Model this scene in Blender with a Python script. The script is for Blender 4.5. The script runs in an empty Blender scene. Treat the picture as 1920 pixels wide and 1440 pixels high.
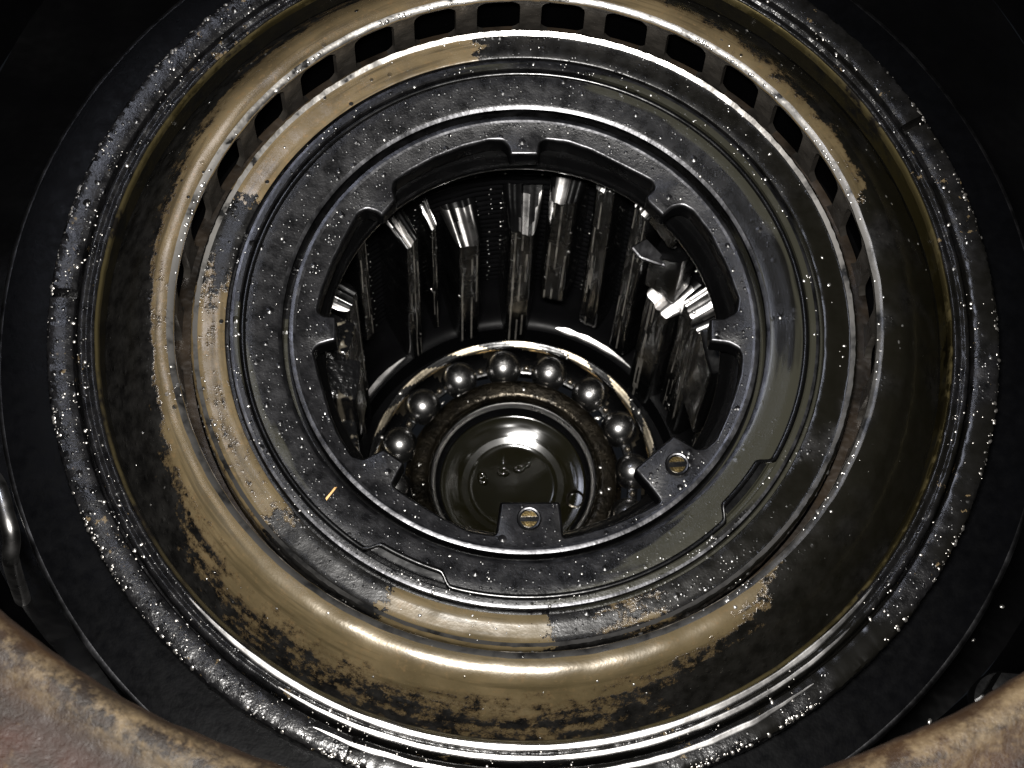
import bpy, bmesh, math, random
import numpy as np
from mathutils import Matrix, Vector, noise as mnoise

random.seed(7); rng = np.random.default_rng(7)
S = 0.06                       # 1 drawing unit = 6 cm (the tabbed plate is 12 cm across)
R_ = math.radians
scene = bpy.context.scene
COL = scene.collection

# ------------------------------------------------------------------ camera
cam_d = bpy.data.cameras.new('camera'); cam = bpy.data.objects.new('camera', cam_d); COL.objects.link(cam)
def cam_rot(t, pan, roll):
    return (Matrix.Rotation(t, 3, 'X') @ Matrix.Rotation(pan, 3, 'Y') @ Matrix.Rotation(roll, 3, 'Z'))
CAMP = Vector((-.025, -3.424, 8.526)); CAMR = cam_rot(R_(20.24), R_(.08), R_(3.94))
cam.matrix_world = Matrix.Translation(CAMP*S) @ CAMR.to_4x4()
cam_d.sensor_width = 36; cam_d.lens = 75; cam_d.clip_start = .01; cam_d.clip_end = 50
cam_d.dof.use_dof = True; cam_d.dof.focus_distance = 9.3*S; cam_d.dof.aperture_fstop = 48
scene.camera = cam

# ------------------------------------------------------------------ world, lamps, exposure
w = bpy.data.worlds.new('World'); scene.world = w; w.use_nodes = True
bg = w.node_tree.nodes['Background']; bg.inputs[0].default_value = (.55, .62, .75, 1); bg.inputs[1].default_value = .012
def area(name, loc, target, size, power, color, shape='DISK', size_y=None):
    d = bpy.data.lights.new(name, 'AREA'); d.shape = shape; d.size = size*S; d.energy = power; d.color = color
    if size_y: d.size_y = size_y*S
    o = bpy.data.objects.new(name, d); COL.objects.link(o); o.location = Vector(loc)*S
    o.rotation_euler = (Vector(target)-Vector(loc)).to_track_quat('-Z', 'Y').to_euler()
    return o
# a hand-held strip work lamp, just beside the phone, and the workshop's ceiling lamp
torch_p = CAMP + CAMR @ Vector((-.30, .70, .12))
area('work_lamp', torch_p, (0, -.1, -.3), 1.5, 9.0, (1, .97, .93), 'RECTANGLE', .32)
area('shop_lamp', (-7, 9, 16), (0, 0, 0), 2.2, 2.6, (.80, .84, 1), 'RECTANGLE', 9)
scene.view_settings.view_transform = 'Standard'; scene.view_settings.look = 'None'
scene.view_settings.exposure = 0; scene.view_settings.gamma = 1
scene.cycles.use_denoising = True
scene.cycles.max_bounces = 6; scene.cycles.diffuse_bounces = 2; scene.cycles.glossy_bounces = 4
scene.cycles.sample_clamp_indirect = 4; scene.cycles.adaptive_threshold = .02

# ------------------------------------------------------------------ node helpers
class NT:
    def __init__(s, name):
        s.m = bpy.data.materials.new(name); s.m.use_nodes = True; s.t = s.m.node_tree
        s.b = s.t.nodes['Principled BSDF']
        tc = s.t.nodes.new('ShaderNodeTexCoord')
        s.P = s.vm('SCALE', tc.outputs['Object'], scale=1/S)
        sep = s.t.nodes.new('ShaderNodeSeparateXYZ'); s.t.links.new(s.P, sep.inputs[0])
        s.x, s.y, s.z = sep.outputs
        s.ang = s.ma('DIVIDE', s.ma('ADD', s.ma('ARCTAN2', s.y, s.x), math.pi), 2*math.pi)   # 0..1, 0 = -180 deg
        s.r = s.ma('SQRT', s.ma('ADD', s.ma('MULTIPLY', s.x, s.x), s.ma('MULTIPLY', s.y, s.y)))
    def put(s, sock, v):
        if hasattr(v, 'links') or isinstance(v, bpy.types.NodeSocket): s.t.links.new(v, sock)
        else: sock.default_value = v
    def ma(s, op, a, b=0, c=None, clamp=False):
        n = s.t.nodes.new('ShaderNodeMath'); n.operation = op; n.use_clamp = clamp
        s.put(n.inputs[0], a); s.put(n.inputs[1], b)
        if c is not None: s.put(n.inputs[2], c)
        return n.outputs[0]
    def vm(s, op, a, b=None, scale=None):
        n = s.t.nodes.new('ShaderNodeVectorMath'); n.operation = op; s.put(n.inputs[0], a)
        if b is not None: s.put(n.inputs[1], b)
        if scale is not None: n.inputs['Scale'].default_value = scale
        return n.outputs[0]
    def noise(s, scale, detail=4, rough=.55, vec=None, dist=0):
        n = s.t.nodes.new('ShaderNodeTexNoise'); s.put(n.inputs['Vector'], vec or s.P)
        n.inputs['Scale'].default_value = scale; n.inputs['Detail'].default_value = detail
        n.inputs['Roughness'].default_value = rough; n.inputs['Distortion'].default_value = dist
        return n.outputs[0]
    def voro(s, scale, vec=None, rnd=1):
        n = s.t.nodes.new('ShaderNodeTexVoronoi'); s.put(n.inputs['Vector'], vec or s.P)
        n.inputs['Scale'].default_value = scale; n.inputs['Randomness'].default_value = rnd
        return n.outputs['Distance']
    def mr(s, v, a, b, c=0, d=1):
        n = s.t.nodes.new('ShaderNodeMapRange'); s.put(n.inputs[0], v)
        for i, q in enumerate((a, b, c, d)): s.put(n.inputs[i+1], q)
        return n.outputs[0]
    def curve(s, v, pts):
        n = s.t.nodes.new('ShaderNodeFloatCurve'); s.put(n.inputs['Value'], v)
        c = n.mapping.curves[0]
        pts = sorted(pts)
        c.points[0].location = pts[0]; c.points[1].location = pts[-1]
        for p in pts[1:-1]: c.points.new(*p)
        for p in c.points: p.handle_type = 'VECTOR'
        n.mapping.update()
        return n.outputs[0]
    def angc(s, pts):      # pts: (degrees -180..180, value 0..1)
        return s.curve(s.ang, [((a+180)/360, v) for a, v in pts])
    def mix(s, f, a, b):
        n = s.t.nodes.new('ShaderNodeMix'); n.data_type = 'RGBA'; s.put(n.inputs[0], f)
        s.put(n.inputs[6], a if not isinstance(a, tuple) else (*a, 1)); s.put(n.inputs[7], b if not isinstance(b, tuple) else (*b, 1))
        return n.outputs[2]
    def mixf(s, f, a, b):
        n = s.t.nodes.new('ShaderNodeMix'); n.data_type = 'FLOAT'; s.put(n.inputs[0], f); s.put(n.inputs[2], a); s.put(n.inputs[3], b)
        return n.outputs[0]
    def bump(s, h, strength=1, dist=.02, prev=None):
        n = s.t.nodes.new('ShaderNodeBump'); s.put(n.inputs['Strength'], strength); n.inputs['Distance'].default_value = dist*S
        s.put(n.inputs['Height'], h)
        if prev is not None: s.t.links.new(prev, n.inputs['Normal'])
        return n.outputs[0]
    def out(s, base=None, rough=None, metal=None, normal=None, coat=None, coat_rough=.08, spec=None):
        b = s.b.inputs
        if base is not None: s.put(b['Base Color'], (*base, 1) if isinstance(base, tuple) else base)
        if rough is not None: s.put(b['Roughness'], rough)
        if metal is not None: s.put(b['Metallic'], metal)
        if normal is not None: s.t.links.new(normal, b['Normal'])
        if coat is not None: s.put(b['Coat Weight'], coat); s.put(b['Coat Roughness'], coat_rough)
        if spec is not None: s.put(b['Specular IOR Level'], spec)
        return s.m

GRIME_A, GRIME_B = (.0020, .0020, .0022), (.0075, .0073, .0078)
TAN_A, TAN_B = (.138, .103, .056), (.076, .056, .030)
# where the oil lies as a smooth wet film (the right-hand side) instead of gritty sludge
FILM = [(-180, 0), (-75, .0), (-50, .45), (-30, .9), (0, 1), (20, .95), (40, .6), (65, .25), (100, .0), (180, 0)]

def grit_height(n, fine=1.0):
    """fine sludge texture with separate grains of unequal size standing proud of it"""
    a = n.noise(90, 2, .6)
    def grains(scale, keep, rad):
        v = n.t.nodes.new('ShaderNodeTexVoronoi'); n.put(v.inputs['Vector'], n.P); v.inputs['Scale'].default_value = scale
        sep = n.t.nodes.new('ShaderNodeSeparateColor'); n.t.links.new(v.outputs['Color'], sep.inputs[0])
        big = n.mr(sep.outputs[0], keep, 1.0, 0, 1)
        return n.ma('MULTIPLY', n.mr(v.outputs['Distance'], n.ma('MULTIPLY', big, rad), 0, 0, 1), big)
    return n.ma('ADD', n.ma('MULTIPLY', a, .32*fine), n.ma('ADD', n.ma('MULTIPLY', grains(30, .84, .55), 3.0), n.ma('MULTIPLY', grains(75, .72, .6), 1.2)))

def mat_grime(name, flecks=0.0, film=FILM, film_rough=.2, rough=(.26, .5), strength=.55, base=(GRIME_A, GRIME_B), rings=0, sheen_patch=False, fine=1.0):
    n = NT(name)
    big = n.noise(2.6, 3, .6); mid = n.noise(14, 3, .6)
    f = n.angc(film) if film else 0.0
    f = n.ma('MULTIPLY', f, n.mr(big, .36, .50), clamp=True) if film else 0.0
    col = n.mix(n.mr(mid, .35, .7), base[0], base[1])
    if film: col = n.mix(n.ma('MULTIPLY', f, .8), col, (.003, .0028, .0021))
    if flecks:
        m = n.mr(n.ma('ADD', n.noise(17, 5, .7), n.ma('MULTIPLY', n.noise(3.1, 2), .55)), n.ma('SUBTRACT', 1.02, flecks), n.ma('SUBTRACT', 1.035, flecks))
        col = n.mix(m, col, TAN_B)
    if sheen_patch:     # olive-grey reflection painted into the colour on the right-hand side
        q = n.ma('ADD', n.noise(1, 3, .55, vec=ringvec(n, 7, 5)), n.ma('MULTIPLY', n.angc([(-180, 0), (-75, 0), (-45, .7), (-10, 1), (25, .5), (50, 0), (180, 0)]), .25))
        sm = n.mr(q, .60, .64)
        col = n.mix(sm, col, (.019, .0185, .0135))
    h = grit_height(n, fine)
    if rings: h = n.ma('ADD', h, n.ma('MULTIPLY', n.noise(1, 2, .5, vec=ringvec(n, 60)), rings))
    nb = n.bump(h, n.mixf(f, strength, .04) if film else strength, .009)
    rg = n.mr(mid, .3, .7, rough[0], rough[1])
    if film: rg = n.mixf(f, rg, film_rough)
    return n.out(col, rg, 0, nb, spec=.36)

def ringvec(n, k, ka=.6):
    c = n.t.nodes.new('ShaderNodeCombineXYZ'); n.put(c.inputs[0], n.ma('MULTIPLY', n.r, k)); n.put(c.inputs[1], n.ma('MULTIPLY', n.ang, ka)); n.put(c.inputs[2], n.ma('MULTIPLY', n.z, k*.4))
    return c.outputs[0]

def mat_painted(name, angpts, rcurve, sharp=.055, nscale=6.5, metal=.28, oil=[(-180, .25), (-150, .45), (-110, .62), (-60, .75), (-20, .8), (40, .6), (70, .2), (170, .1), (180, .25)]):
    """tan coating worn through to black oily sludge; angpts and rcurve say where the coating survives"""
    n = NT(name)
    wob = n.ma('MULTIPLY', n.ma('SUBTRACT', n.noise(17, 4, .75), .5), .042)
    cov = n.curve(n.ma('ADD', n.ang, wob), [((a+180)/360, v) for a, v in angpts])
    rb = n.curve(n.mr(n.r, 1.2, 2.0), rcurve)
    nz = n.ma('ADD', n.ma('MULTIPLY', n.noise(nscale, 5, .75), .48), n.ma('MULTIPLY', n.noise(21, 4, .8), .52))
    streak = n.noise(1, 2, .6, vec=ringvec(n, 22, 9))
    nz = n.ma('ADD', n.ma('MULTIPLY', nz, .70), n.ma('MULTIPLY', streak, .30))
    v = n.ma('ADD', nz, n.ma('SUBTRACT', n.ma('ADD', cov, rb), 1.0))
    M = n.mr(v, .5, .5+sharp)
    pits = n.mr(n.voro(11), .10, .13)            # round spots of sludge on the coating
    pits = n.ma('MAXIMUM', pits, n.mr(n.noise(4.0, 1), .42, .50))
    M = n.ma('MULTIPLY', M, pits)
    mid = n.noise(14, 3, .6)
    f = n.ma('MULTIPLY', n.angc(FILM), n.mr(n.noise(2.6, 2), .33, .46), clamp=True)
    g = n.mix(n.mr(mid, .35, .7), (.0024, .0023, .0022), (.008, .0076, .007))
    g = n.mix(n.ma('MULTIPLY', f, .85), g, (.0036, .0033, .0021))
    tn = n.mix(n.mr(n.noise(3.5, 6, .6), .35, .68), TAN_A, TAN_B)
    tn = n.mix(n.mr(n.noise(40, 3, .6), .56, .72), tn, (.15, .10, .05))
    tn = n.mix(n.mr(n.noise(1, 3, .65, vec=ringvec(n, 30, 16)), .50, .66, 0, .75), tn, (.030, .023, .013))
    tn = n.mix(n.ma('MULTIPLY', n.angc(oil), n.mr(n.noise(3, 4, .65), .25, .6, .4, 1)), tn, (.046, .036, .017))     # brown darkening set by angle
    tn = n.mix(n.mr(v, .5, .60, .85, 0), tn, (.035, .022, .010))
    col = n.mix(M, g, tn)
    h = n.ma('MULTIPLY', n.ma('SUBTRACT', 1, M), n.ma('ADD', n.ma('MULTIPLY', grit_height(n), n.mixf(f, .7, .05)), .55))
    h = n.ma('ADD', h, n.ma('MULTIPLY', n.noise(70, 1), .08))
    nb = n.bump(h, .42, .010)
    rg = n.mixf(M, n.mixf(f, n.mr(mid, .3, .7, .25, .42), .16), n.mr(n.noise(9, 2), .3, .7, .22, .30))
    return n.out(col, rg, n.mixf(M, 0, metal), nb, spec=n.mixf(M, .3, .6))

RFILM = [(-180, 0), (-122, 0), (-104, .8), (-90, 1), (-45, 1), (0, .9), (30, .75), (60, .4), (85, .05), (180, 0)]
M_RING = mat_grime('gritty_sludge', flecks=.07, film=RFILM, film_rough=.19, rough=(.19, .34), strength=.5, fine=1.3)
M_DISC_BLACK = mat_grime('black_oily_disc', rough=(.24, .42), strength=.42, rings=.12, sheen_patch=True)
M_PLATE = mat_grime('black_oily_plate', film=None, rough=(.26, .42), strength=.42, base=((.0026, .0026, .0029), (.0070, .0068, .0075)))
M_DOME = mat_painted('worn_tan_coating',
    [(-180, .50), (-172, .44), (-165, .47), (-150, .58), (-130, .71), (-100, .73), (-75, .71), (-62, .63), (-50, .52), (-42, .30), (-30, .0), (10, .0), (17, .1), (26, .50), (40, .52), (60, .58), (80, .62), (110, .70), (135, .70), (155, .63), (168, .55), (180, .52)],
    [(0, .62), (.33, .64), (.43, .60), (.48, .52), (.54, .42), (.60, .35), (.66, .30), (.75, .27), (1, .30)])
M_DISC = mat_painted('worn_tan_disc_edge',
    [(-180, .46), (-165, .50), (-150, .46), (-140, .50), (-128, .20), (-119, .30), (-113, .12), (-110, .85), (-99, .85), (-97, .45), (-95, .80), (-84, .76), (-81, .2), (-70, .40), (-62, .40), (-52, .1), (0, 0), (60, 0), (88, .12), (97, .30), (103, .36), (104.5, .88), (120, .86), (157.2, .90), (158.2, .10), (170, .30), (180, .46)],
    [(0, 0), (.095, 0), (.106, .62), (1, .62)], nscale=9, metal=.12)

def mat_simple(name, col, rough, metal=0, bump=0, bscale=30, var=.3, coat=None, spec=None):
    n = NT(name)
    z = n.noise(bscale*.3, 3, .6)
    c2 = tuple(q*(1-var) for q in col)
    c = n.mix(n.mr(z, .35, .65), col, c2)
    nb = n.bump(n.noise(bscale, 2, .6), bump, .02) if bump else None
    return n.out(c, n.mr(n.noise(bscale*.5, 3), .3, .7, rough*.8, rough*1.25), metal, nb, coat=coat, spec=spec)
M_FLANGE = mat_simple('satin_black_flange', (.0010, .00105, .0013), .34, 0, .04, 40, spec=.03)
M_VOID = mat_simple('black_casting', (.0008, .0008, .0009), .30, 0, .35, 6, spec=.05)
M_STEEL = mat_simple('oiled_dark_steel', (.20, .175, .14), .20, .9, .10, 25)
M_BALL = mat_simple('oiled_bearing_steel', (.42, .415, .41), .25, 1, .04, 14, .4)
M_RACE = mat_simple('brown_oiled_race', (.022, .018, .012), .24, .85, .25, 30, .8)
M_BLACKOIL = mat_simple('wet_black_oil', (.0014, .0014, .0015), .24, 0, .10, 14, .3)
M_WALL = mat_simple('black_sleeve_wall', (.0018, .0018, .002), .3, 0, 0, 14, .3, spec=.03)
def mat_tooth():
    n = NT('oil_wet_spline_steel')
    v = n.vm('MULTIPLY', n.P, (16, 16, 1.6)); v2 = n.vm('MULTIPLY', n.P, (34, 34, 9))
    h = n.ma('ADD', n.noise(1, 2, .5, vec=v), n.ma('MULTIPLY', n.noise(1, 2, .5, vec=v2), .4))
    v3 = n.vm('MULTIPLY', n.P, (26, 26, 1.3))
    m = n.ma('MULTIPLY', n.mr(n.noise(1, 1, .5, vec=v3), .55, .66), n.mr(n.noise(3.2, 2), .42, .58))   # pale streaks painted in as glints down the steel
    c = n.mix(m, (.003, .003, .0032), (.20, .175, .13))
    return n.out(c, n.mixf(m, .2, .38), n.mixf(m, 0, .35), n.bump(h, .5, .03), spec=.6)
M_TOOTH = mat_tooth()
M_STREAK = mat_simple('glint_streak_steel', (.24, .225, .20), .34, .35, .3, 20, .8)  # pale colour standing in for the vertical glints on the teeth
M_RACE_OUT = mat_simple('polished_race_steel', (.55, .48, .36), .30, 1, .08, 20, .5)
M_CUP = mat_simple('olive_oil_pool', (.0040, .0036, .0012), .13, 0, .02, 6, .3, spec=.8)
M_ARC = mat_simple('oil_meniscus', (.004, .0036, .0012), .25, 0, .02, 6, .3, spec=1)
M_BRASS = mat_simple('brass', (.32, .235, .10), .24, 1, .2, 30, .7)
M_DROP = mat_simple('oil_wet_filings', (.42, .41, .39), .32, .92, 0, 10, .2)
M_GRAIN = mat_simple('wet_metal_grit', (.45, .43, .40), .34, .92, 0, 10, .3)
M_WOOD = mat_simple('pale_wood', (.55, .32, .12), .55, 0, .3, 60, .3)
M_FLOOR = mat_simple('brown_oil_floor', (.020, .014, .009), .28, .2, .3, 14, .8)
M_COLLAR = mat_simple('bare_collar_metal', (.10, .09, .078), .30, .7, .3, 14, .8)

M_EDGE = mat_simple('polished_wet_edge', (.50, .49, .48), .30, 1, .05, 18, .5)
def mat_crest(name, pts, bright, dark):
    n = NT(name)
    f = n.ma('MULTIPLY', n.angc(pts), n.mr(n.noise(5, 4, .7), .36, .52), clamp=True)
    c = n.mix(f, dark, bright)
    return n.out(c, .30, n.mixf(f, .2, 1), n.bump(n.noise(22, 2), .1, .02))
M_CREST = mat_crest('highlight_edge', [(-180, .15), (-150, .05), (-60, .05), (0, .1), (25, .4), (55, 1), (150, 1), (165, .4), (180, .15)], (.52, .50, .47), (.006, .006, .006))  # highlight painted into the edge colour, bright only around the far side
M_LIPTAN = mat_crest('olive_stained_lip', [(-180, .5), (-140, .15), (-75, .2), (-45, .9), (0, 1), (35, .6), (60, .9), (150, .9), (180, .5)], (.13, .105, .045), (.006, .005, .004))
M_EDGE_DIM = mat_simple('dull_wet_edge', (.10, .10, .105), .34, 1, .1, 25, .6)
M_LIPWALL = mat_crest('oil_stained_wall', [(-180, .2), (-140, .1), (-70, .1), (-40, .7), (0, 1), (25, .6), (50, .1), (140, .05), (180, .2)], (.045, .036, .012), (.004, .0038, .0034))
def mat_lip():
    n = NT('rust_stained_casting')
    big = n.noise(2.2, 7, .65); st = n.noise(1, 5, .6, vec=ringvec(n, 9, 14)); fine = n.noise(30, 5, .7)
    c = n.mix(n.mr(big, .35, .62), (.010, .0055, .003), (.026, .0145, .007))
    c = n.mix(n.mr(st, .47, .58), c, (.009, .006, .004))
    c = n.mix(n.mr(n.ma('ADD', n.ma('MULTIPLY', fine, .5), n.ma('MULTIPLY', big, .6)), .60, .68), c, (.058, .039, .020))
    c = n.mix(n.ma('MULTIPLY', n.ma('MULTIPLY', n.mr(n.r, 2.98, 3.02), n.mr(n.r, 3.16, 3.07)), n.mr(n.noise(4.5, 6, .75), .44, .58)), c, (.088, .064, .036))
    c = n.mix(n.ma('MULTIPLY', n.mr(n.r, 3.12, 3.3), n.mr(n.noise(3.7, 5), .35, .6)), c, (.024, .0075, .0035))
    edge = n.ma('MULTIPLY', n.mr(n.r, 2.985, 2.965), .9)
    c = n.mix(edge, c, (.025, .016, .011))
    nb = n.bump(n.ma('ADD', big, n.ma('MULTIPLY', fine, .22)), .7, .03)
    return n.out(c, n.mr(fine, .3, .7, .42, .62), 0, nb, spec=.2)
M_LIP = mat_lip()
M_RIB = mat_simple('wet_black_casting', (.0015, .0015, .0018), .36, 0, .9, 6, .3, spec=.06)

# ------------------------------------------------------------------ mesh helpers (drawing units in, metres out)
def link(name, verts, faces, mat, parent=None, smooth=True, sharp=35, loc=None):
    me = bpy.data.meshes.new(name)
    me.from_pydata([(v[0]*S, v[1]*S, v[2]*S) for v in verts], [], faces)
    me.validate(); me.materials.append(mat)
    if smooth:
        me.shade_smooth(); me.set_sharp_from_angle(angle=R_(sharp))
    o = bpy.data.objects.new(name, me); COL.objects.link(o)
    if parent: o.parent = parent
    if loc: o.location = Vector(loc)*S
    return o
def segmat(o, mat, j0, j1, k):
    """give the lathe segments j0..j1-1 (of k per column) a second material"""
    o.data.materials.append(mat); mi = len(o.data.materials)-1
    for i, p in enumerate(o.data.polygons):
        if j0 <= i % k < j1: p.material_index = mi
    return o
def thing(name, label, cat, loc=(0, 0, 0), group=None, kind=None):
    o = bpy.data.objects.new(name, None); COL.objects.link(o); o.location = Vector(loc)*S; o.empty_display_size = .01
    return tag(o, label, cat, group, kind)
def tag(o, label, cat, group=None, kind=None):
    o['label'] = label; o['category'] = cat
    if group: o['group'] = group
    if kind: o['kind'] = kind
    return o
def nz(x, y, z=0): return mnoise.noise(Vector((x, y, z)))
def lathe(prof, n=256, a0=0., a1=360., fn=None, closed=False):
    full = abs(a1-a0) >= 359.99; m = n if full else n+1
    V = []; F = []; k = len(prof)
    for i in range(m):
        a = R_(a0+(a1-a0)*i/n)
        for j, (r, z) in enumerate(prof):
            if fn: r, z = fn(r, z, a, j)
            V.append((r*math.cos(a), r*math.sin(a), z))
    for i in range(n):
        p = i*k; q = ((i+1) % m)*k
        for j in range(k if closed else k-1):
            j2 = (j+1) % k
            F.append((p+j, p+j2, q+j2, q+j))
    return V, F
def arcp(cx, cz, r, a0, a1, n):
    return [(cx+r*math.cos(R_(a0+(a1-a0)*i/n)), cz+r*math.sin(R_(a0+(a1-a0)*i/n))) for i in range(n+1)]
def spline(pts, sub=6):
    P = [np.array(p, float) for p in pts]; out = []
    for i in range(len(P)-1):
        p0 = P[max(i-1, 0)]; p1 = P[i]; p2 = P[i+1]; p3 = P[min(i+2, len(P)-1)]
        for s in range(sub):
            t = s/sub
            out.append(tuple(.5*((2*p1)+(-p0+p2)*t+(2*p0-5*p1+4*p2-p3)*t*t+(-p0+3*p1-3*p2+p3)*t**3)))
    out.append(tuple(P[-1])); return out

def droplet_cloud(name, spots, mat, parent):
    """spots: (x, y, z, radius, normal, stretch, yaw) -> one mesh of small domes"""
    V = []; F = []
    NS, NR = 7, 3
    for (x, y, z, r, nrm, st, yaw) in spots:
        nrm = Vector(nrm).normalized(); t = nrm.orthogonal().normalized()
        t = Matrix.Rotation(yaw, 3, nrm) @ t; b = nrm.cross(t)
        cap = R_(random.uniform(34, 60)); Rc = r/math.sin(cap); base = len(V)
        for k in range(NR):
            e = cap*(1.08-k/NR)
            for i in range(NS):
                a = 2*math.pi*i/NS
                q = t*(Rc*st*math.sin(e)*math.cos(a)) + b*(Rc/st*math.sin(e)*math.sin(a)) + nrm*(Rc*(math.cos(e)-math.cos(cap)))
                V.append((x+q.x, y+q.y, z+q.z))
        q = nrm*(Rc*(1-math.cos(cap))); V.append((x+q.x, y+q.y, z+q.z)); top = len(V)-1
        for k in range(NR-1):
            for i in range(NS):
                j = (i+1) % NS
                F.append((base+k*NS+i, base+k*NS+j, base+(k+1)*NS+j, base+(k+1)*NS+i))
        for i in range(NS): F.append((base+(NR-1)*NS+i, base+(NR-1)*NS+(i+1) % NS, top))
    o = link(name, V, F, mat, parent, sharp=180); o['kind'] = 'stuff'
    return o
def ring_spots(n, r0, r1, zf, a0=-180, a1=180, size=(.004, .012), dens=None, normal=None):
    out = []
    while len(out) < n:
        r = random.uniform(r0, r1); a = random.uniform(a0, a1)
        if dens and random.random() > dens(r, a): continue
        c, s = math.cos(R_(a)), math.sin(R_(a))
        cl = mnoise.noise(Vector((r*c*4, r*s*4, 3)))
        if cl < random.uniform(-.25, .4): continue
        nr = (0, 0, 1) if normal is None else (c*normal(r)[0], s*normal(r)[0], normal(r)[1])
        rad = size[0]+(size[1]-size[0])*random.random()**4
        out.append((r*c, r*s, zf(r), rad, nr, random.uniform(.8, 1.35), random.uniform(0, 6.28)))
    return out

# ------------------------------------------------------------------ housing
H0 = (0, .66, 0)
housing = thing('gearbox_housing', 'rust-brown cast housing whose worn rim curves across the bottom foreground', 'housing', H0)
rim_prof = [(3.9, 1.60), (3.55, 1.575), (3.3, 1.555)] + spline([(3.20, 1.545), (3.14, 1.55), (3.08, 1.562), (3.03, 1.558), (2.985, 1.53), (2.965, 1.49), (2.962, 1.42), (2.975, 1.30)], 5) + [(3.0, 1.1)]
def rimfn(r, z, a, j):
    k = nz(r*math.cos(a)*2.2, r*math.sin(a)*2.2, z)*.008 + nz(r*math.cos(a)*20, r*math.sin(a)*20, z*6)*.006 + nz(r*math.cos(a)*8, r*math.sin(a)*8, z*3)*.005
    return r+k, z+k*.6
V, F = lathe(rim_prof, 420, fn=rimfn); link('rim', V, F, M_LIP, housing, sharp=60)
V, F = lathe([(3.0, 1.1), (3.04, .4), (3.02, -.4), (2.97, -.8), (2.85, -1.0)], 120, fn=lambda r, z, a, j: (r+.03*nz(math.cos(a)*5, math.sin(a)*5, z*3), z))
link('wall', V, F, M_VOID, housing)
V, F = lathe([(2.85, -1.0), (2.6, -1.02), (2.3, -1.0), (1.6, -1.0)], 160, fn=lambda r, z, a, j: (r, z+.05*nz(r*math.cos(a)*3, r*math.sin(a)*3, 5)))
link('floor', V, F, M_VOID, housing)

# ------------------------------------------------------------------ black flange
V, F = lathe([(2.26, -1.02), (2.285, -.9), (2.285, -.14), (2.281, -.128), (2.273, -.121), (2.262, -.118), (2.1, -.115), (1.9, -.115)], 320,
             fn=lambda r, z, a, j: (r+.004*nz(math.cos(a)*14, math.sin(a)*14, 2) if j < 4 else r, z))
tag(segmat(link('drum_flange', V, F, M_FLANGE), M_EDGE_DIM, 2, 5, 7), 'smooth black flange ring around the outside of the gritty ring', 'flange')

# ------------------------------------------------------------------ gritty ring with a groove
gring = thing('grooved_ring', 'grit-covered dark grey ring with a thin groove, between black flange and tan dome', 'ring')
def rough_edge(r, z, a, j):
    k = nz(math.cos(a)*55, math.sin(a)*55, j*.7)
    return r+.004*k+.005*nz(math.cos(a)*150, math.sin(a)*150, j), z+.003*nz(math.cos(a)*110, math.sin(a)*110, 9+j)
NOTCH = (-179.1, 32.4, -106.5)
def outer_band(r, z, a, j):
    d = min(abs((math.degrees(a)-q+180) % 360-180) for q in NOTCH)
    r, z = rough_edge(r, z, a, j) if j < 5 else (r, z+.003*nz(r*math.cos(a)*20, r*math.sin(a)*20, 4))
    if d < .55 and 2 <= j <= 8: z -= .07
    return r, z
V, F = lathe([(2.030, -.125), (2.038, .0), (2.037, .040), (2.032, .054), (2.022, .061), (1.995, .064), (1.96, .063), (1.935, .06), (1.926, .055), (1.92, .04), (1.92, -.08)], 1440, fn=outer_band)
link('outer_band', V, F, M_RING, gring, sharp=32)
V, F = lathe([(1.921, -.085), (1.908, -.08), (1.908, .045), (1.902, .062)] + spline([(1.896, .070), (1.886, .073), (1.876, .068), (1.868, .064), (1.860, .068), (1.850, .076), (1.840, .077), (1.832, .068), (1.828, .05)], 3) + [(1.828, .0), (1.832, -.3)], 900,
             fn=lambda r, z, a, j: (r+.003*nz(math.cos(a)*60, math.sin(a)*60, j), z+(.004*nz(r*math.cos(a)*25, r*math.sin(a)*25, 1) if 1 < j < 20 else 0)))
link('inner_band', V, F, M_RING, gring, sharp=50)
for (rad, a0, a1, thick, zz, wav) in ((1.846, -134, -36, .012, .0795, .0), (1.887, -118, -42, .010, .0755, .0015), (1.957, -112, -50, .011, .0665, .006)):  # oil-wet ridges, flattened toward the camera to throw white highlight lines
    prof = [(1.25, -.9), (1.12, -.35), (1.0, -.24), (.5, -.12), (0, 0), (-.5, .12), (-.95, .22), (-1.1, .1), (-1.25, -.5)]
    def rfn(r, z, a, j, rad=rad, a0=a0, a1=a1, thick=thick, zz=zz, wav=wav):
        d = (math.degrees(a)-a0)/(a1-a0); tp = min(1, 8*d, 8*(1-d)); th = thick*max(tp, .02)**.5*(1+.35*nz(math.cos(a)*12, math.sin(a)*12, rad))
        return rad+r*th+wav*nz(math.cos(a)*22, math.sin(a)*22, 3), zz+z*th
    V, F = lathe(prof, 260, a0, a1, fn=rfn); link('oil_glint_bead', V, F, M_EDGE, gring, sharp=90)
left = lambda r, a: .35 if -55 < a < 55 else 1
sp = ring_spots(600, 1.845, 2.018, lambda r: .062 if r > 1.92 else .071, size=(.0025, .009), dens=left)
sp += ring_spots(1000, 2.020, 2.036, lambda r: .060-(r-2.020)*.6, size=(.0025, .012), normal=lambda r: (.5, .86))
droplet_cloud('grit_droplets', sp, M_GRAIN, gring)

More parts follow.
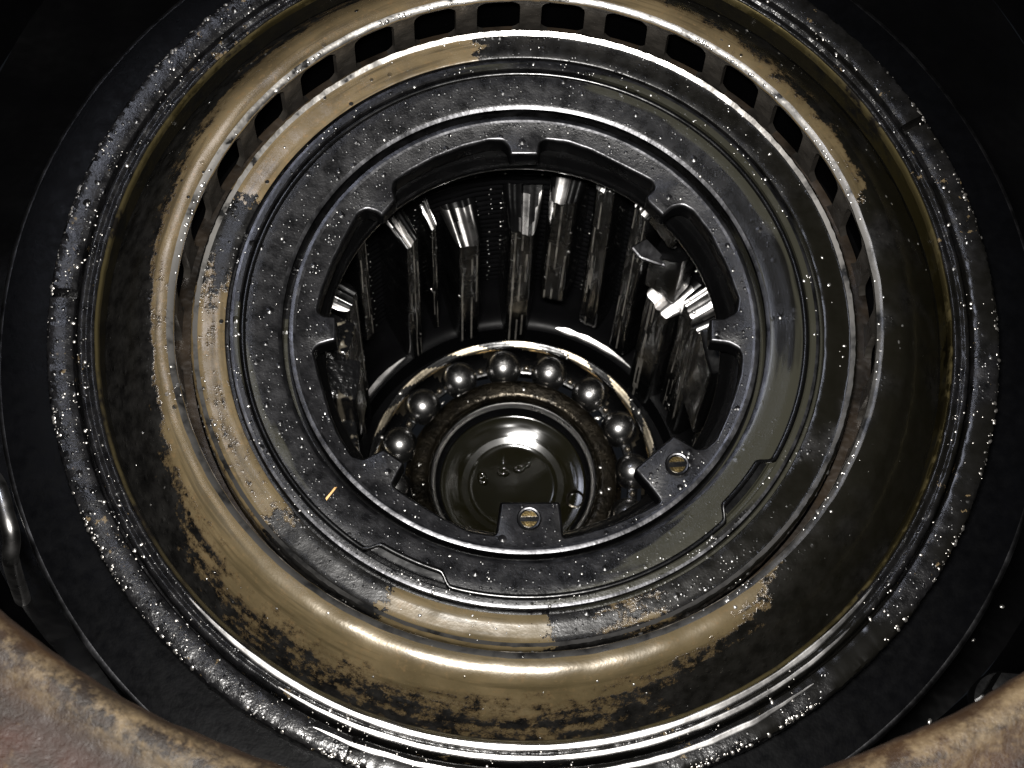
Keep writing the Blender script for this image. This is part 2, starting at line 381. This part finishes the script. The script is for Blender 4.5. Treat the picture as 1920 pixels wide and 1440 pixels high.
# ------------------------------------------------------------------ tan domed ring with slotted collar
dome = thing('slotted_ring', 'worn tan domed ring with a slotted collar on its inner side', 'ring')
dp = [(1.828, -.30), (1.824, -.085), (1.815, -.08), (1.803, -.065), (1.79, -.044), (1.765, -.008), (1.735, .032), (1.70, .078), (1.66, .128)] + arcp(1.535, .068, .13, 42, 100, 24) + [(1.502, .1935), (1.485, .184), (1.482, .176)]
V, F = lathe(dp, 512, fn=lambda r, z, a, j: (r+.0025*nz(math.cos(a)*24, math.sin(a)*24, z*9), z+.003*nz(r*math.cos(a)*7, r*math.sin(a)*7, 6)))
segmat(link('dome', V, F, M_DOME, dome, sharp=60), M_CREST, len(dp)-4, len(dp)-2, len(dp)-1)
V, F = lathe([(1.832, .07), (1.829, .084), (1.824, .087), (1.818, .083), (1.814, .068), (1.813, .045), (1.806, -.06)], 512, fn=lambda r, z, a, j: (r+.002*nz(math.cos(a)*30, math.sin(a)*30, z*9), z))
segmat(link('outer_lip', V, F, M_LIPTAN, dome, sharp=60), M_LIPWALL, 5, 6, 6)
V, F = lathe([(1.482, .178), (1.512, .178), (1.512, .170), (1.482, .170)], 256, closed=True); link('collar_top', V, F, M_COLLAR, dome)
V, F = lathe([(1.445, -.105), (1.482, -.10), (1.512, -.10), (1.512, -.30), (1.445, -.30)], 256, closed=True); link('collar_base', V, F, M_FLOOR, dome)
V, F = lathe([(1.60, .07), (1.60, -.3), (1.43, -.30), (1.43, -.32)], 96); link('slot_shade_liner', V, F, M_VOID, dome)  # black ring added behind the slots to keep them dark
def web():
    rows = [-.105, -.09, -.07, -.045, -.01, .03, .08, .12, .145, .16, .172]; V = []; F = []
    for z in rows:
        e = min(z+.105, .172-z); hw = 1.85+1.5*max(0, 1-e/.04)**2
        for r in (1.482, 1.512):
            for q in (-1, -.5, 0, .5, 1):
                a = R_(q*hw); V.append((r*math.cos(a), r*math.sin(a), z))
    for k in range(len(rows)-1):
        b = k*10; t = b+10
        for i in range(4):
            F.append((b+i, b+i+1, t+i+1, t+i)); F.append((b+5+i+1, b+5+i, t+5+i, t+5+i+1))
        F.append((b+5, b, t, t+5)); F.append((b+4, b+9, t+9, t+4))
    return V, F
V, F = web(); w0 = link('collar_web', V, F, M_COLLAR, dome, sharp=40)
w0.rotation_euler.z = R_(98.3+5.625)
for k in range(1, 32):
    c = w0.copy(); COL.objects.link(c); c.parent = dome; c.rotation_euler.z = R_(98.3+5.625+11.25*k)
zdome = lambda r: float(np.interp(r, [1.50, 1.535, 1.58, 1.63, 1.65, 1.675, 1.70, 1.735, 1.765, 1.79, 1.805], [.193, .198, .19, .158, .138, .11, .078, .032, -.008, -.044, -.06]))
ndome = lambda r: (.75, .66) if 1.55 < r < 1.78 else (.3, .95)
droplet_cloud('oil_glint_droplets', ring_spots(150, 1.5, 1.79, zdome, size=(.0025, .009), normal=ndome)
              + ring_spots(140, 1.484, 1.50, lambda r: .19, size=(.005, .013), a0=-60, a1=200, normal=lambda r: (-.6, .8)), M_DROP, dome)

# ------------------------------------------------------------------ inner disc
disc = thing('pressure_disc', 'black oily disc with flaking tan outer band, lying inside the slotted collar', 'disc')
flat = [(1.425, -.31), (1.436, -.2), (1.436, -.022), (1.434, -.004), (1.430, .010), (1.423, .0165), (1.404, .0055), (1.398, .003), (1.38, .003), (1.33, .008), (1.292, .012), (1.287, .008)]
def disc_edge(r, z, a, j):
    if 1 < j < 6: r += .004*nz(math.cos(a)*45, math.sin(a)*45, j)
    return r, z+.002*nz(r*math.cos(a)*16, r*math.sin(a)*16, 8)
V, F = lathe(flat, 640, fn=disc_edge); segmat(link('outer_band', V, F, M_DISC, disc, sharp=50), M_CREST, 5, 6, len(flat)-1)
inner = [(1.287, .008), (1.286, -.03), (1.272, -.03), (1.270, .016), (1.264, .026), (1.252, .028), (1.232, .028), (1.226, .022), (1.224, -.02), (1.205, -.025), (1.203, -.005)] + \
        spline([(1.198, .0), (1.17, .0), (1.14, -.005), (1.11, -.010), (1.085, -.014), (1.062, -.019)], 2) + [(1.047, -.027), (1.045, -.034), (1.045, -.05), (1.045, -.14), (1.0, -.14)]
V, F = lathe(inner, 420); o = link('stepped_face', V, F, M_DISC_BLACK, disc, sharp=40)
segmat(o, M_EDGE_DIM, len(inner)-6, len(inner)-3, len(inner)-1); segmat(o, M_EDGE_DIM, 3, 5, len(inner)-1)
droplet_cloud('oil_glint_droplets', ring_spots(70, 1.06, 1.20, lambda r: -.006 if r > 1.12 else -.016, size=(.0025, .009), dens=left)
              + ring_spots(150, 1.29, 1.43, lambda r: .008, size=(.0025, .009), dens=lambda r, a: .15 if 104 < a < 158 else (.4 if -50 < a < 40 else 1))
              + ring_spots(110, 1.225, 1.268, lambda r: .028, size=(.003, .009))
              + ring_spots(160, 1.425, 1.437, lambda r: -.01, size=(.004, .012), normal=lambda r: (.7, .7)), M_DROP, disc)

# ------------------------------------------------------------------ retaining ring with two bowed stretches
def bow(a):
    d = math.degrees(a); d = (d+180) % 360-180
    k = 0
    for (c, hw) in ((-110.5, 9.5), (-34.8, 8.5)):
        t = abs(d-c)/hw
        if t < 1: k = max(k, min(1, (1-t)*3.2))
    k = k*k*(3-2*k)
    return k
rr = arcp(0, 0, .013, 0, 360, 8)[:-1]
V, F = lathe([(1.211+p[0], .0+p[1]) for p in rr], 640, fn=lambda r, z, a, j: (r-.052*bow(a), z+.012*bow(a)), closed=True)
tag(link('retaining_ring', V, F, M_BLACKOIL, sharp=80), 'thin black retaining ring bowed inward at two places, seated in the disc groove', 'retaining ring')
# black strips standing in for the shadow behind the bowed stretches
for (a0, a1) in ((-118, -103), (-41.5, -28)):
    V, F = lathe([(1.197, -.0), (1.196, .004), (1.168, .006), (1.168, .0)], 24, a0, a1)
    link('pocket_shadow_strip', V, F, M_BLACKOIL, disc, sharp=40)

# ------------------------------------------------------------------ tabbed plate
HOLE = [(-0.118, 0.820), (0.008, 0.830), (0.012, 0.841), (0.016, 0.886), (0.036, 0.906), (0.135, 0.901), (0.246, 0.867), (0.359, 0.814), (0.471, 0.762), (0.519, 0.737), (0.532, 0.707), (0.496, 0.662), (0.502, 0.639), (0.576, 0.572), (0.616, 0.617), (0.661, 0.630), (0.704, 0.608), (0.783, 0.505), (0.863, 0.347), (0.917, 0.202), (0.911, 0.143), (0.859, 0.109), (0.799, 0.102), (0.802, -0.007), (0.886, -0.011), (0.925, -0.030), (0.940, -0.064), (0.936, -0.145), (0.917, -0.227), (0.884, -0.339), (0.842, -0.448), (0.798, -0.494), (0.766, -0.497), (0.665, -0.442), (0.502, -0.609), (0.580, -0.695), (0.618, -0.744), (0.539, -0.794), (0.419, -0.857), (0.288, -0.908), (0.222, -0.929), (0.197, -0.774), (-0.053, -0.792), (-0.063, -0.938), (-0.171, -0.929), (-0.277, -0.883), (-0.363, -0.838), (-0.448, -0.790), (-0.509, -0.750), (-0.466, -0.650), (-0.559, -0.593), (-0.642, -0.646), (-0.688, -0.633), (-0.748, -0.552), (-0.798, -0.455), (-0.841, -0.337), (-0.884, -0.218), (-0.897, -0.179), (-0.880, -0.149), (-0.840, -0.133), (-0.804, -0.121), (-0.815, -0.007), (-0.873, -0.007), (-0.897, 0.009), (-0.897, 0.031), (-0.884, 0.113), (-0.845, 0.267), (-0.802, 0.386), (-0.764, 0.484), (-0.729, 0.507), (-0.683, 0.495), (-0.660, 0.479), (-0.604, 0.563), (-0.610, 0.584), (-0.618, 0.614), (-0.616, 0.651), (-0.561, 0.702), (-0.446, 0.782), (-0.320, 0.847), (-0.215, 0.884), (-0.154, 0.889), (-0.130, 0.862)]
def round_corners(P, rad=.012):
    out = []; n = len(P)
    for i in range(n):
        a, b, c = (np.array(P[(i+k) % n]) for k in (-1, 0, 1))
        la, lc = np.linalg.norm(a-b), np.linalg.norm(c-b)
        ra, rc = min(rad, la*.45), min(rad, lc*.45)
        p, q = b+(a-b)/la*ra, b+(c-b)/lc*rc
        for t in (0, .33, .67, 1): out.append(tuple((1-t)**2*p+2*t*(1-t)*b+t*t*q))
    return out
hole = round_corners(HOLE)
def offset(P, d):
    n = len(P); out = []
    for i in range(n):
        a, b, c = (np.array(P[(i+k) % n]) for k in (-1, 0, 1))
        t = (c-a)/max(np.linalg.norm(c-a), 1e-9); out.append(tuple(b+d*np.array([-t[1], t[0]])))
    return out
plate = thing('tabbed_plate', 'black oily ring plate with square inward tabs around the central opening', 'plate')
ZP = -.04; NO = 256
# the outline runs clockwise, so the left normal points out of the opening, into the metal
area2 = sum(hole[i][0]*hole[(i+1) % len(hole)][1]-hole[(i+1) % len(hole)][0]*hole[i][1] for i in range(len(hole)))
sgn = 1 if area2 < 0 else -1
loops = [(offset(hole, sgn*.013), ZP), (offset(hole, sgn*.008), ZP-.002), (offset(hole, sgn*.003), ZP-.007), (hole, ZP-.016), (hole, ZP-.10)]
bm = bmesh.new(); rows = []
for P, z in loops: rows.append([bm.verts.new((p[0]*S, p[1]*S, z*S)) for p in P])
orows = []
for r, z in ((.988, ZP), (.996, ZP+.0045), (1.001, ZP+.005), (1.016, ZP+.0015), (1.020, ZP-.010), (1.020, ZP-.10)):
    orows.append([bm.verts.new((r*S*math.cos(2*math.pi*i/NO), r*S*math.sin(2*math.pi*i/NO), z*S)) for i in range(NO)])
def strip(rs, flip):
    for q, (A, B) in enumerate(zip(rs[:-1], rs[1:])):
        n = len(A)
        for i in range(n):
            j = (i+1) % n; f = (A[i], A[j], B[j], B[i])
            fc = bm.faces.new(f if not flip else f[::-1]); fc.material_index = 1 if q < len(rs)-2 else 2
strip(rows, True); strip(orows, False)
ed = []
for loop in (rows[0], orows[0]):
    for i in range(len(loop)):
        e = bm.edges.get((loop[i], loop[(i+1) % len(loop)])); ed.append(e)
bmesh.ops.triangle_fill(bm, edges=ed, use_beauty=True, use_dissolve=False, normal=(0, 0, 1))
bmesh.ops.recalc_face_normals(bm, faces=bm.faces)
me = bpy.data.meshes.new('plate_body'); bm.to_mesh(me); bm.free(); me.materials.append(M_PLATE); me.materials.append(M_EDGE_DIM); me.materials.append(M_WALL)
me.shade_smooth(); me.set_sharp_from_angle(angle=R_(40))
o = bpy.data.objects.new('plate_body', me); COL.objects.link(o); o.parent = plate
def inside_hole(x, y, P=offset(hole, sgn*.02)):
    c = False; n = len(P); j = n-1
    for i in range(n):
        if (P[i][1] > y) != (P[j][1] > y) and x < (P[j][0]-P[i][0])*(y-P[i][1])/(P[j][1]-P[i][1])+P[i][0]: c = not c
        j = i
    return c
sp = []
while len(sp) < 170:
    x, y = random.uniform(-1.02, 1.02), random.uniform(-1.02, 1.02)
    if math.hypot(x, y) > .995 or inside_hole(x, y): continue
    sp.append((x, y, ZP-.001, .002+.006*random.random()**5, (0, 0, 1), random.uniform(.8, 1.4), random.uniform(0, 6.28)))
droplet_cloud('oil_glint_droplets', sp, M_DROP, plate)

# ------------------------------------------------------------------ slotted brass screws
def screw(x, y, rot, label):
    t = thing('brass_screw', label, 'screw', (x, y, ZP), 'slotted brass screws in the tabs')
    V, F = lathe([(.052, -.001), (.052, .010), (.047, .016), (.041, .014), (.039, .006), (.039, 0)], 32); link('collar', V, F, M_EDGE_DIM, t)
    V = []; F = []
    for s in (-1, 1):
        base = len(V); pts = []
        for i in range(13):
            a = R_(20+140*i/12); pts.append((.035*math.cos(a), s*.035*math.sin(a)))
        for (px, py) in pts: V.append((px, py, .008+.006*(1-(px*px+py*py)/.0013)))
        for (px, py) in pts: V.append((px, py, -.01))
        top = list(range(base, base+13)); F.append(tuple(top if s > 0 else top[::-1]))
        for i in range(13):
            j = (i+1) % 13; q = (base+i, base+13+i, base+13+j, base+j); F.append(q if s > 0 else q[::-1])
    h = link('head', V, F, M_BRASS, t, sharp=30); h.rotation_euler.z = rot
    V, F = lathe([(.040, .001), (0.0, .001)], 24); link('slot_floor', V, F, M_BLACKOIL, t)
    return t
screw(.072, -.862, R_(5), 'slotted brass screw in the bottom tab of the plate')
screw(.682, -.578, R_(8), 'slotted brass screw in the lower right tab of the plate')

# ------------------------------------------------------------------ hub sleeve with spline teeth
hub = thing('hub_sleeve', 'deep oil-black splined sleeve seen through the tabbed opening', 'sleeve')
V, F = lathe([(1.03, -.131), (.94, -.14), (.90, -.2)] + spline([(.885, -.235), (.872, -.255), (.87, -.275), (.88, -.30)], 4) + [(.95, -.34)], 220); link('collar', V, F, M_BLACKOIL, hub, sharp=70)
V, F = lathe([(1.03, -.14), (1.03, -.36), (1.13, -.40), (1.13, -2.6), (.96, -2.62)], 160); link('wall', V, F, M_WALL, hub)
V = []; F = []
for k in range(30):
    z = -.62-k*.056
    v, f = lathe([(1.13, z+.026), (1.104, z+.006), (1.098, z+.0), (1.097, z-.006), (1.103, z-.018), (1.13, z-.02)], 120,
                 fn=lambda r, zz, a, j, k=k: (r-.008*(nz(math.cos(a)*9, math.sin(a)*9, k*.35)), zz))
    b = len(V); V += v; F += [tuple(i+b for i in q) for q in f]
o = link('plate_edges', V, F, M_WALL, hub, sharp=80); o['kind'] = 'stuff'

def tooth(ang, zt, zb, hw, rin, seed):
    """a flat-faced spline tooth running down the sleeve wall, with a sloping ledge on top and pale streaks painted as glints"""
    nu, nzr = 19, 44; V = []; F = []; K = []
    rows = [(zt+.06, 1.13)]
    for k in range(4): t = (k+1)/4; rows.append((zt+.06-.055*t, 1.13-(1.13-rin)*t))
    for k in range(nzr+1): rows.append((zt-.010-(zt-zb)*k/nzr, rin))
    rows.append((zb-.035, rin+.02)); rows.append((zb-.05, 1.13))
    tilt = .03*nz(seed, 5, 5); rg = random.Random(int(seed*100))
    cols = set(rg.sample(range(4, nu-5), 3))
    for ri, (z, r) in enumerate(rows):
        for i in range(nu):
            q = -1+2*i/(nu-1); prof = (1-abs(q)**9)
            dz = .02*nz(q*2.5, seed, 7)+.018*(1 if q*nz(seed, 1, 1) > 0 else -1) if ri < 6 else 0
            wob = .006*nz(q*3+seed*3, z*2.2, seed)+.004*nz(q*9+seed, z*3, seed*2)
            rad = 1.13-(1.13-r)*prof+(wob if prof > .02 else 0)
            a = R_(ang)+q*hw/.95+tilt*(z-zt)
            V.append((rad*math.cos(a), rad*math.sin(a), z+dz))
    for k in range(len(rows)-1):
        for i in range(nu-1):
            F.append((k*nu+i, k*nu+i+1, (k+1)*nu+i+1, (k+1)*nu+i)[::-1])
            zz = rows[k][0]
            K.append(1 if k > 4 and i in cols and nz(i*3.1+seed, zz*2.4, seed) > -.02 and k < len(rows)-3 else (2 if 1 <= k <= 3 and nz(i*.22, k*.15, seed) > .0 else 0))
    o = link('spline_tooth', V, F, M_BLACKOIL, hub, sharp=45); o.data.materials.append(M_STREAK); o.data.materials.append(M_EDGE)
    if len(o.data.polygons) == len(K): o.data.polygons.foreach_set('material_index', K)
    return o
TEETH = [(129, -.80, -2.28, .045, .885), (109.6, -1.06, -2.32, .07, .87), (92.6, -.97, -2.40, .075, .86), (80.5, -.62, -1.8, .075, .885), (69, -.46, -2.1, .06, .93),
         (55.5, -.36, -2.1, .06, .88), (43, -1.14, -2.45, .10, .87), (146, -.36, -1.6, .04, .93), (159, -.64, -2.55, .07, .86), (174, -.85, -2.5, .05, .90), (26, -.9, -2.4, .06, .9), (8, -1.0, -2.4, .05, .92), (-9, -1.0, -2.4, .05, .92), (190, -.9, -2.4, .05, .9), (119, -.95, -2.3, .018, .97), (33, -.95, -2.5, .06, .93)]
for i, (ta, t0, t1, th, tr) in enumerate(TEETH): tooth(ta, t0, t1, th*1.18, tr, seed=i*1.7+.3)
def lug(pts_top, zbot, name='lug', mat=None):
    """a block standing on the wall: top face given as (angle, radius, z)"""
    n = len(pts_top); V = []
    for (a, r, z) in pts_top: V.append((r*math.cos(R_(a)), r*math.sin(R_(a)), z))
    for (a, r, z) in pts_top: V.append((r*math.cos(R_(a)), r*math.sin(R_(a)), zbot))
    bm = bmesh.new(); vs = [bm.verts.new(Vector(v)*S) for v in V]
    bm.faces.new(vs[:n]); bm.faces.new(vs[n:][::-1])
    for i in range(n): bm.faces.new((vs[i], vs[n+i], vs[n+(i+1) % n], vs[(i+1) % n]))
    bmesh.ops.recalc_face_normals(bm, faces=bm.faces)
    bmesh.ops.bevel(bm, geom=bm.edges[:]+bm.verts[:], offset=.016*S, segments=2, affect='EDGES', profile=.6)
    bmesh.ops.triangulate(bm, faces=bm.faces); bmesh.ops.subdivide_edges(bm, edges=bm.edges, cuts=2, use_grid_fill=True)
    for v in bm.verts:
        q = v.co/S; v.co += Vector((nz(q.x*14, q.y*14, q.z*14), nz(q.x*14+9, q.y*14, q.z*14), nz(q.x*14, q.y*14+9, q.z*14)))*.007*S
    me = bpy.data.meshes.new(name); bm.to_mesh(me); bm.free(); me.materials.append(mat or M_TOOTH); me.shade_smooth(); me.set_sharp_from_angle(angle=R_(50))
    o = bpy.data.objects.new(name, me); COL.objects.link(o); o.parent = hub; return o
lug([(49, .86, -.66), (50, 1.02, -.60), (40, 1.03, -.46), (38, .90, -.50)], -1.0, mat=M_BLACKOIL)
lug([(17, .84, -.55), (17, 1.03, -.50), (3, 1.03, -.5), (3, .86, -.58)], -1.4, mat=M_BLACKOIL)
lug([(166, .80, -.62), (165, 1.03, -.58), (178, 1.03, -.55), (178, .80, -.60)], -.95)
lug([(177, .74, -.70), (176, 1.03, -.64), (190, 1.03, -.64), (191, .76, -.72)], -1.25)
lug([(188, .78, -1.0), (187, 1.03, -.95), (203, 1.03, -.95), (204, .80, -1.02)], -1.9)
def facet(pts, z0, y0, thick, mat):  # tilted plates added to catch the lamp as wet gloss
    V = [(x, y, z0+.30*(y-y0)+.05*math.sin(x*60)) for x, y in pts] + [(x, y, z0+.42*(y-y0)-thick) for x, y in pts]; n = len(pts)
    F = [tuple(range(n)), tuple(range(n, 2*n))[::-1]] + [(i, n+i, n+(i+1) % n, (i+1) % n) for i in range(n)]
    bm = bmesh.new(); vs = [bm.verts.new(Vector(v)*S) for v in V]
    for f in F: bm.faces.new([vs[i] for i in f])
    bmesh.ops.recalc_face_normals(bm, faces=bm.faces); bmesh.ops.bevel(bm, geom=bm.edges[:]+bm.verts[:], offset=.008*S, segments=2, affect='EDGES')
    me = bpy.data.meshes.new('oil_gloss_plate'); bm.to_mesh(me); bm.free(); me.materials.append(mat); me.shade_smooth(); me.set_sharp_from_angle(angle=R_(40))
    o = bpy.data.objects.new('oil_gloss_plate', me); COL.objects.link(o); o.parent = hub
facet([(.472, .666), (.543, .690), (.60, .66), (.69, .60), (.62, .60), (.52, .62)], -.6, .64, .05, M_EDGE_DIM)
facet([(.533, .697), (.576, .711), (.64, .70), (.675, .606), (.644, .583)], -.3, .65, .1, M_RACE)
sp = []
for (ang, zt, zb, hw, rin) in TEETH:
    for k in range(5):
        a = R_(ang)+random.uniform(-.8, .8)*hw/.95; z = random.uniform(zb, zt)
        sp.append(((rin+.006)*math.cos(a), (rin+.006)*math.sin(a), z, random.uniform(.005, .012), (-math.cos(a)*.7, -math.sin(a)*.7, .7), random.uniform(.6, .8), 0))
for ang in (136, 121.5, 119, 104.5, 101, 97.8, 88.5, 74, 62, 35, 14, 1, -4, -14):  # columns of beads added for the dotted glints of the plate edges
    for k in range(29):
        if random.random() < .35: continue
        a = R_(ang+random.uniform(-.5, .5)); z = -.62-k*.056
        sp.append((1.095*math.cos(a), 1.095*math.sin(a), z+.004, random.uniform(.0025, .0052), (-math.cos(a)*.9, -math.sin(a)*.9, .45), 1, 0))
for k in range(8):
    a = R_(random.uniform(18, 52)); r = random.uniform(.84, 1.0)
    sp.append((r*math.cos(a), r*math.sin(a), -.60+.10*(r-.85)/.15-.0+random.uniform(-.03, .02), random.uniform(.004, .011), (-.2*math.cos(a), -.2*math.sin(a), 1), 1.2, random.uniform(0, 6)))
droplet_cloud('oil_glint_droplets', sp, M_DROP, hub)
# seat ring round the bearing
V, F = lathe([(1.13, -2.05), (.985, -2.24), (.945, -2.295), (.89, -2.30), (.885, -2.33), (.87, -2.44), (.79, -2.44), (.775, -2.44), (.775, -2.75)], 220)
link('bearing_seat', V, F, M_WALL, hub, sharp=50)
for (a0, a1) in ((50, 79), (133, 155)):  # polished strips added in place of the broken highlight along the seat
    def sfn(r, z, a, j, a0=a0, a1=a1):
        d = (math.degrees(a)-a0)/(a1-a0); t = max(min(1, 2.2*d, 9*(1-d)), .02)**.6*(1+.4*nz(a*14, 1, 4)); return .922+r*t, -2.289+z*t
    V, F = lathe([(.020, -.012), (.014, .006), (.006, .003), (-.004, -.001), (-.011, -.004), (-.018, -.012)], 60, a0, a1, fn=sfn); link('oil_glint_bead', V, F, M_EDGE, hub, sharp=90)

# ------------------------------------------------------------------ ball bearing
brg = thing('ball_bearing', 'oily steel ball bearing with dark shining balls at the bottom of the sleeve', 'bearing', (0, 0, -2.2))
V, F = lathe([(.775, -.40), (.775, .0)] + spline([(.774, .022), (.770, .034), (.762, .035), (.748, .029), (.736, .0235), (.729, .015), (.725, .0)], 3) + arcp(.633, -.04, .106, 30, -60, 8) + [(.70, -.30)], 220)
segmat(link('outer_race', V, F, M_BLACKOIL, brg, sharp=50), M_RACE_OUT, 0, 14, 28)
V, F = lathe([(.56, -.30)] + arcp(.633, -.04, .106, 240, 150, 8) + [(.545, .018), (.538, .030), (.527, .034), (.475, .036), (.455, .032), (.442, .020), (.436, 0), (.436, -.40)], 220)
link('inner_race', V, F, M_RACE, brg, sharp=50)
bm = bmesh.new(); bmesh.ops.create_uvsphere(bm, u_segments=32, v_segments=20, radius=.098*S)
me = bpy.data.meshes.new('ball'); bm.to_mesh(me); bm.free(); me.materials.append(M_BALL); me.shade_smooth()
for k in range(16):
    a = R_(98.5+22.1*k if k < 5 else 98.5+22.1*4+22.9*(k-4))
    a = R_(98.5+22.5*k)
    o = bpy.data.objects.new('ball', me); COL.objects.link(o); o.parent = brg
    o.location = Vector((.633*math.cos(a), .633*math.sin(a), -.03))*S
# cage: a thin ring of rounded bridges and rivets between the balls
def cagefn(r, z, a, j):
    d = ((math.degrees(a)-98.5+11.25) % 22.5)-11.25
    k = max(0, 1-(abs(d)/7.6)**2)**.5 if abs(d) < 7.6 else 0
    return r, z+.075*k*0-.13*k
V, F = lathe([(.660, -.045), (.658, -.030), (.648, -.026), (.618, -.026), (.608, -.030), (.606, -.045)], 480, fn=cagefn)
cage = link('cage', V, F, M_BLACKOIL, brg, sharp=60)
rv, rf = lathe([(.017, -.004), (.015, .008), (.008, .014), (0.0, .016)], 12)
for k in range(16):
    a = R_(98.5+11.25+22.5*k)
    o = link('rivet', rv, rf, M_STEEL, cage, sharp=80); o.location = Vector((.633*math.cos(a), .633*math.sin(a), -.024))*S
sp = []
for k in range(60):
    a = random.uniform(0, 6.283); r = random.choice((random.uniform(.45, .54), random.uniform(.725, .77), random.uniform(.56, .6)))
    z = .034 if r < .54 or r > .72 else -.06
    sp.append((r*math.cos(a), r*math.sin(a), z, random.uniform(.004, .014), (0, 0, 1), random.uniform(.8, 1.6), random.uniform(0, 6)))
droplet_cloud('oil_glint_droplets', sp, M_DROP, brg)

# ------------------------------------------------------------------ shaft end with its cup of oil
shaft = thing('shaft_end', 'hollow shaft end holding a dark olive pool of oil inside the bearing', 'shaft', (0, 0, -2.2))
cupp = [(.437, -.7), (.437, -.03), (.432, -.018), (.424, -.022), (.412, -.045), (.398, -.07), (.385, -.086)] + spline([(.378, -.089), (.35, -.093), (.32, -.100), (.295, -.107), (.283, -.111), (.272, -.1145), (.256, -.1198), (.240, -.1251), (.224, -.1304), (.206, -.1325), (.15, -.1338), (.08, -.134), (.0, -.134)], 4)
V, F = lathe(cupp, 160, fn=lambda r, z, a, j: (r, z+(.004*nz(r*math.cos(a)*6, r*math.sin(a)*6, 2) if r < .33 else 0)))
o = link('cup', V, F, M_CUP, shaft, sharp=60); segmat(o, M_EDGE, 1, 4, len(cupp)-1); segmat(o, M_WALL, 4, 6, len(cupp)-1); segmat(o, M_ARC, 7+4*5, 7+4*7, len(cupp)-1)
def bead(x, y, rx, ry, rot, h):
    V, F = lathe([(1, -.02), (.93, .38), (.75, .74), (.56, .86), (.42, .74), (.30, .5), (0, .42)], 24)
    V = [(v[0]*rx, v[1]*ry, v[2]*h) for v in V]
    o = link('oil_glint_bead', V, F, M_CUP, shaft, sharp=90); o.location = Vector((x, y, -.133))*S; o.rotation_euler.z = rot
bead(-.163, .03, .028, .042, R_(25), .03); bead(-.055, .075, .036, .026, 0, .03); bead(.03, .10, .034, .022, R_(15), .026)
bead(-.06, .135, .012, .02, 0, .02); bead(.075, .125, .02, .012, R_(60), .02)
V, F = lathe([(.052, .0), (.05, .014), (.042, .016), (.036, .006), (.034, -.03), (0, -.032)], 32)
o = link('drain_hole', V, F, M_RACE, shaft, sharp=60); o.location = Vector((.335, -.06, -.098))*S

# ------------------------------------------------------------------ loose bits
V = [(-.038, -.006, 0), (-.03, .007, 0), (.034, .006, 0), (.04, -.002, 0), (-.036, -.004, .012), (-.03, .005, .014), (.03, .004, .012), (.037, -.001, .007)]
F = [(0, 1, 2, 3)[::-1], (4, 5, 6, 7)[::-1], (0, 1, 5, 4)[::-1], (1, 2, 6, 5)[::-1], (2, 3, 7, 6)[::-1], (3, 0, 4, 7)[::-1]]
o = link('wood_splinter', V, F, M_WOOD, smooth=False, loc=(-.760, -.820, -.014)); o.rotation_euler.z = R_(58)
tag(o, 'tiny orange wood splinter lying on the black disc, lower left', 'splinter')

def tube(path, rad, n=14):
    V = []; F = []
    P = [Vector(p) for p in path]
    for i, p in enumerate(P):
        d = (P[min(i+1, len(P)-1)]-P[max(i-1, 0)]).normalized(); u = d.orthogonal().normalized(); u = (Vector((0, 0, 1))-d*d.z).normalized() if abs(d.z) < .95 else u
        v = d.cross(u); r = rad(i/(len(P)-1)) if callable(rad) else rad
        for k in range(n):
            a = 2*math.pi*k/n; V.append(tuple(p+u*r*math.cos(a)+v*r*math.sin(a)))
    for i in range(len(P)-1):
        for k in range(n): F.append((i*n+k, i*n+(k+1) % n, (i+1)*n+(k+1) % n, (i+1)*n+k))
    F.append(tuple(range(n))[::-1]); F.append(tuple((len(P)-1)*n+k for k in range(n)))
    return V, F
path = spline([(-2.45, -.60, -1.0), (-2.33, -.68, -.5), (-2.215, -.80, -.28), (-2.155, -.93, -.25), (-2.12, -1.03, -.28), (-2.14, -1.10, -.42), (-2.2, -1.12, -1.0)], 6)
V, F = tube(path, .038); tag(link('oil_pipe', V, F, M_EDGE, sharp=80), 'shiny wet steel pipe bend at the left edge beside the black flange', 'pipe')
bolt = thing('bolt', 'oily bolt head on the housing floor, lower right behind the rusty rim', 'bolt', (2.24, -1.30, -1.0))
V, F = lathe([(.13, 0), (.13, .12), (.12, .14), (0, .14)], 24); link('washer', V, F, M_BLACKOIL, bolt)
V, F = lathe([(.10, .135), (.10, .30), (.085, .33), (0, .335)], 6); link('head', V, F, M_BLACKOIL, bolt, sharp=30)
droplet_cloud('oil_glint_droplets', [(random.gauss(0, .14), random.gauss(-.02, .14), random.uniform(.0, .05), random.uniform(.005, .016), (0, 0, 1), 1.2, random.uniform(0, 6)) for k in range(14)], M_DROP, bolt)
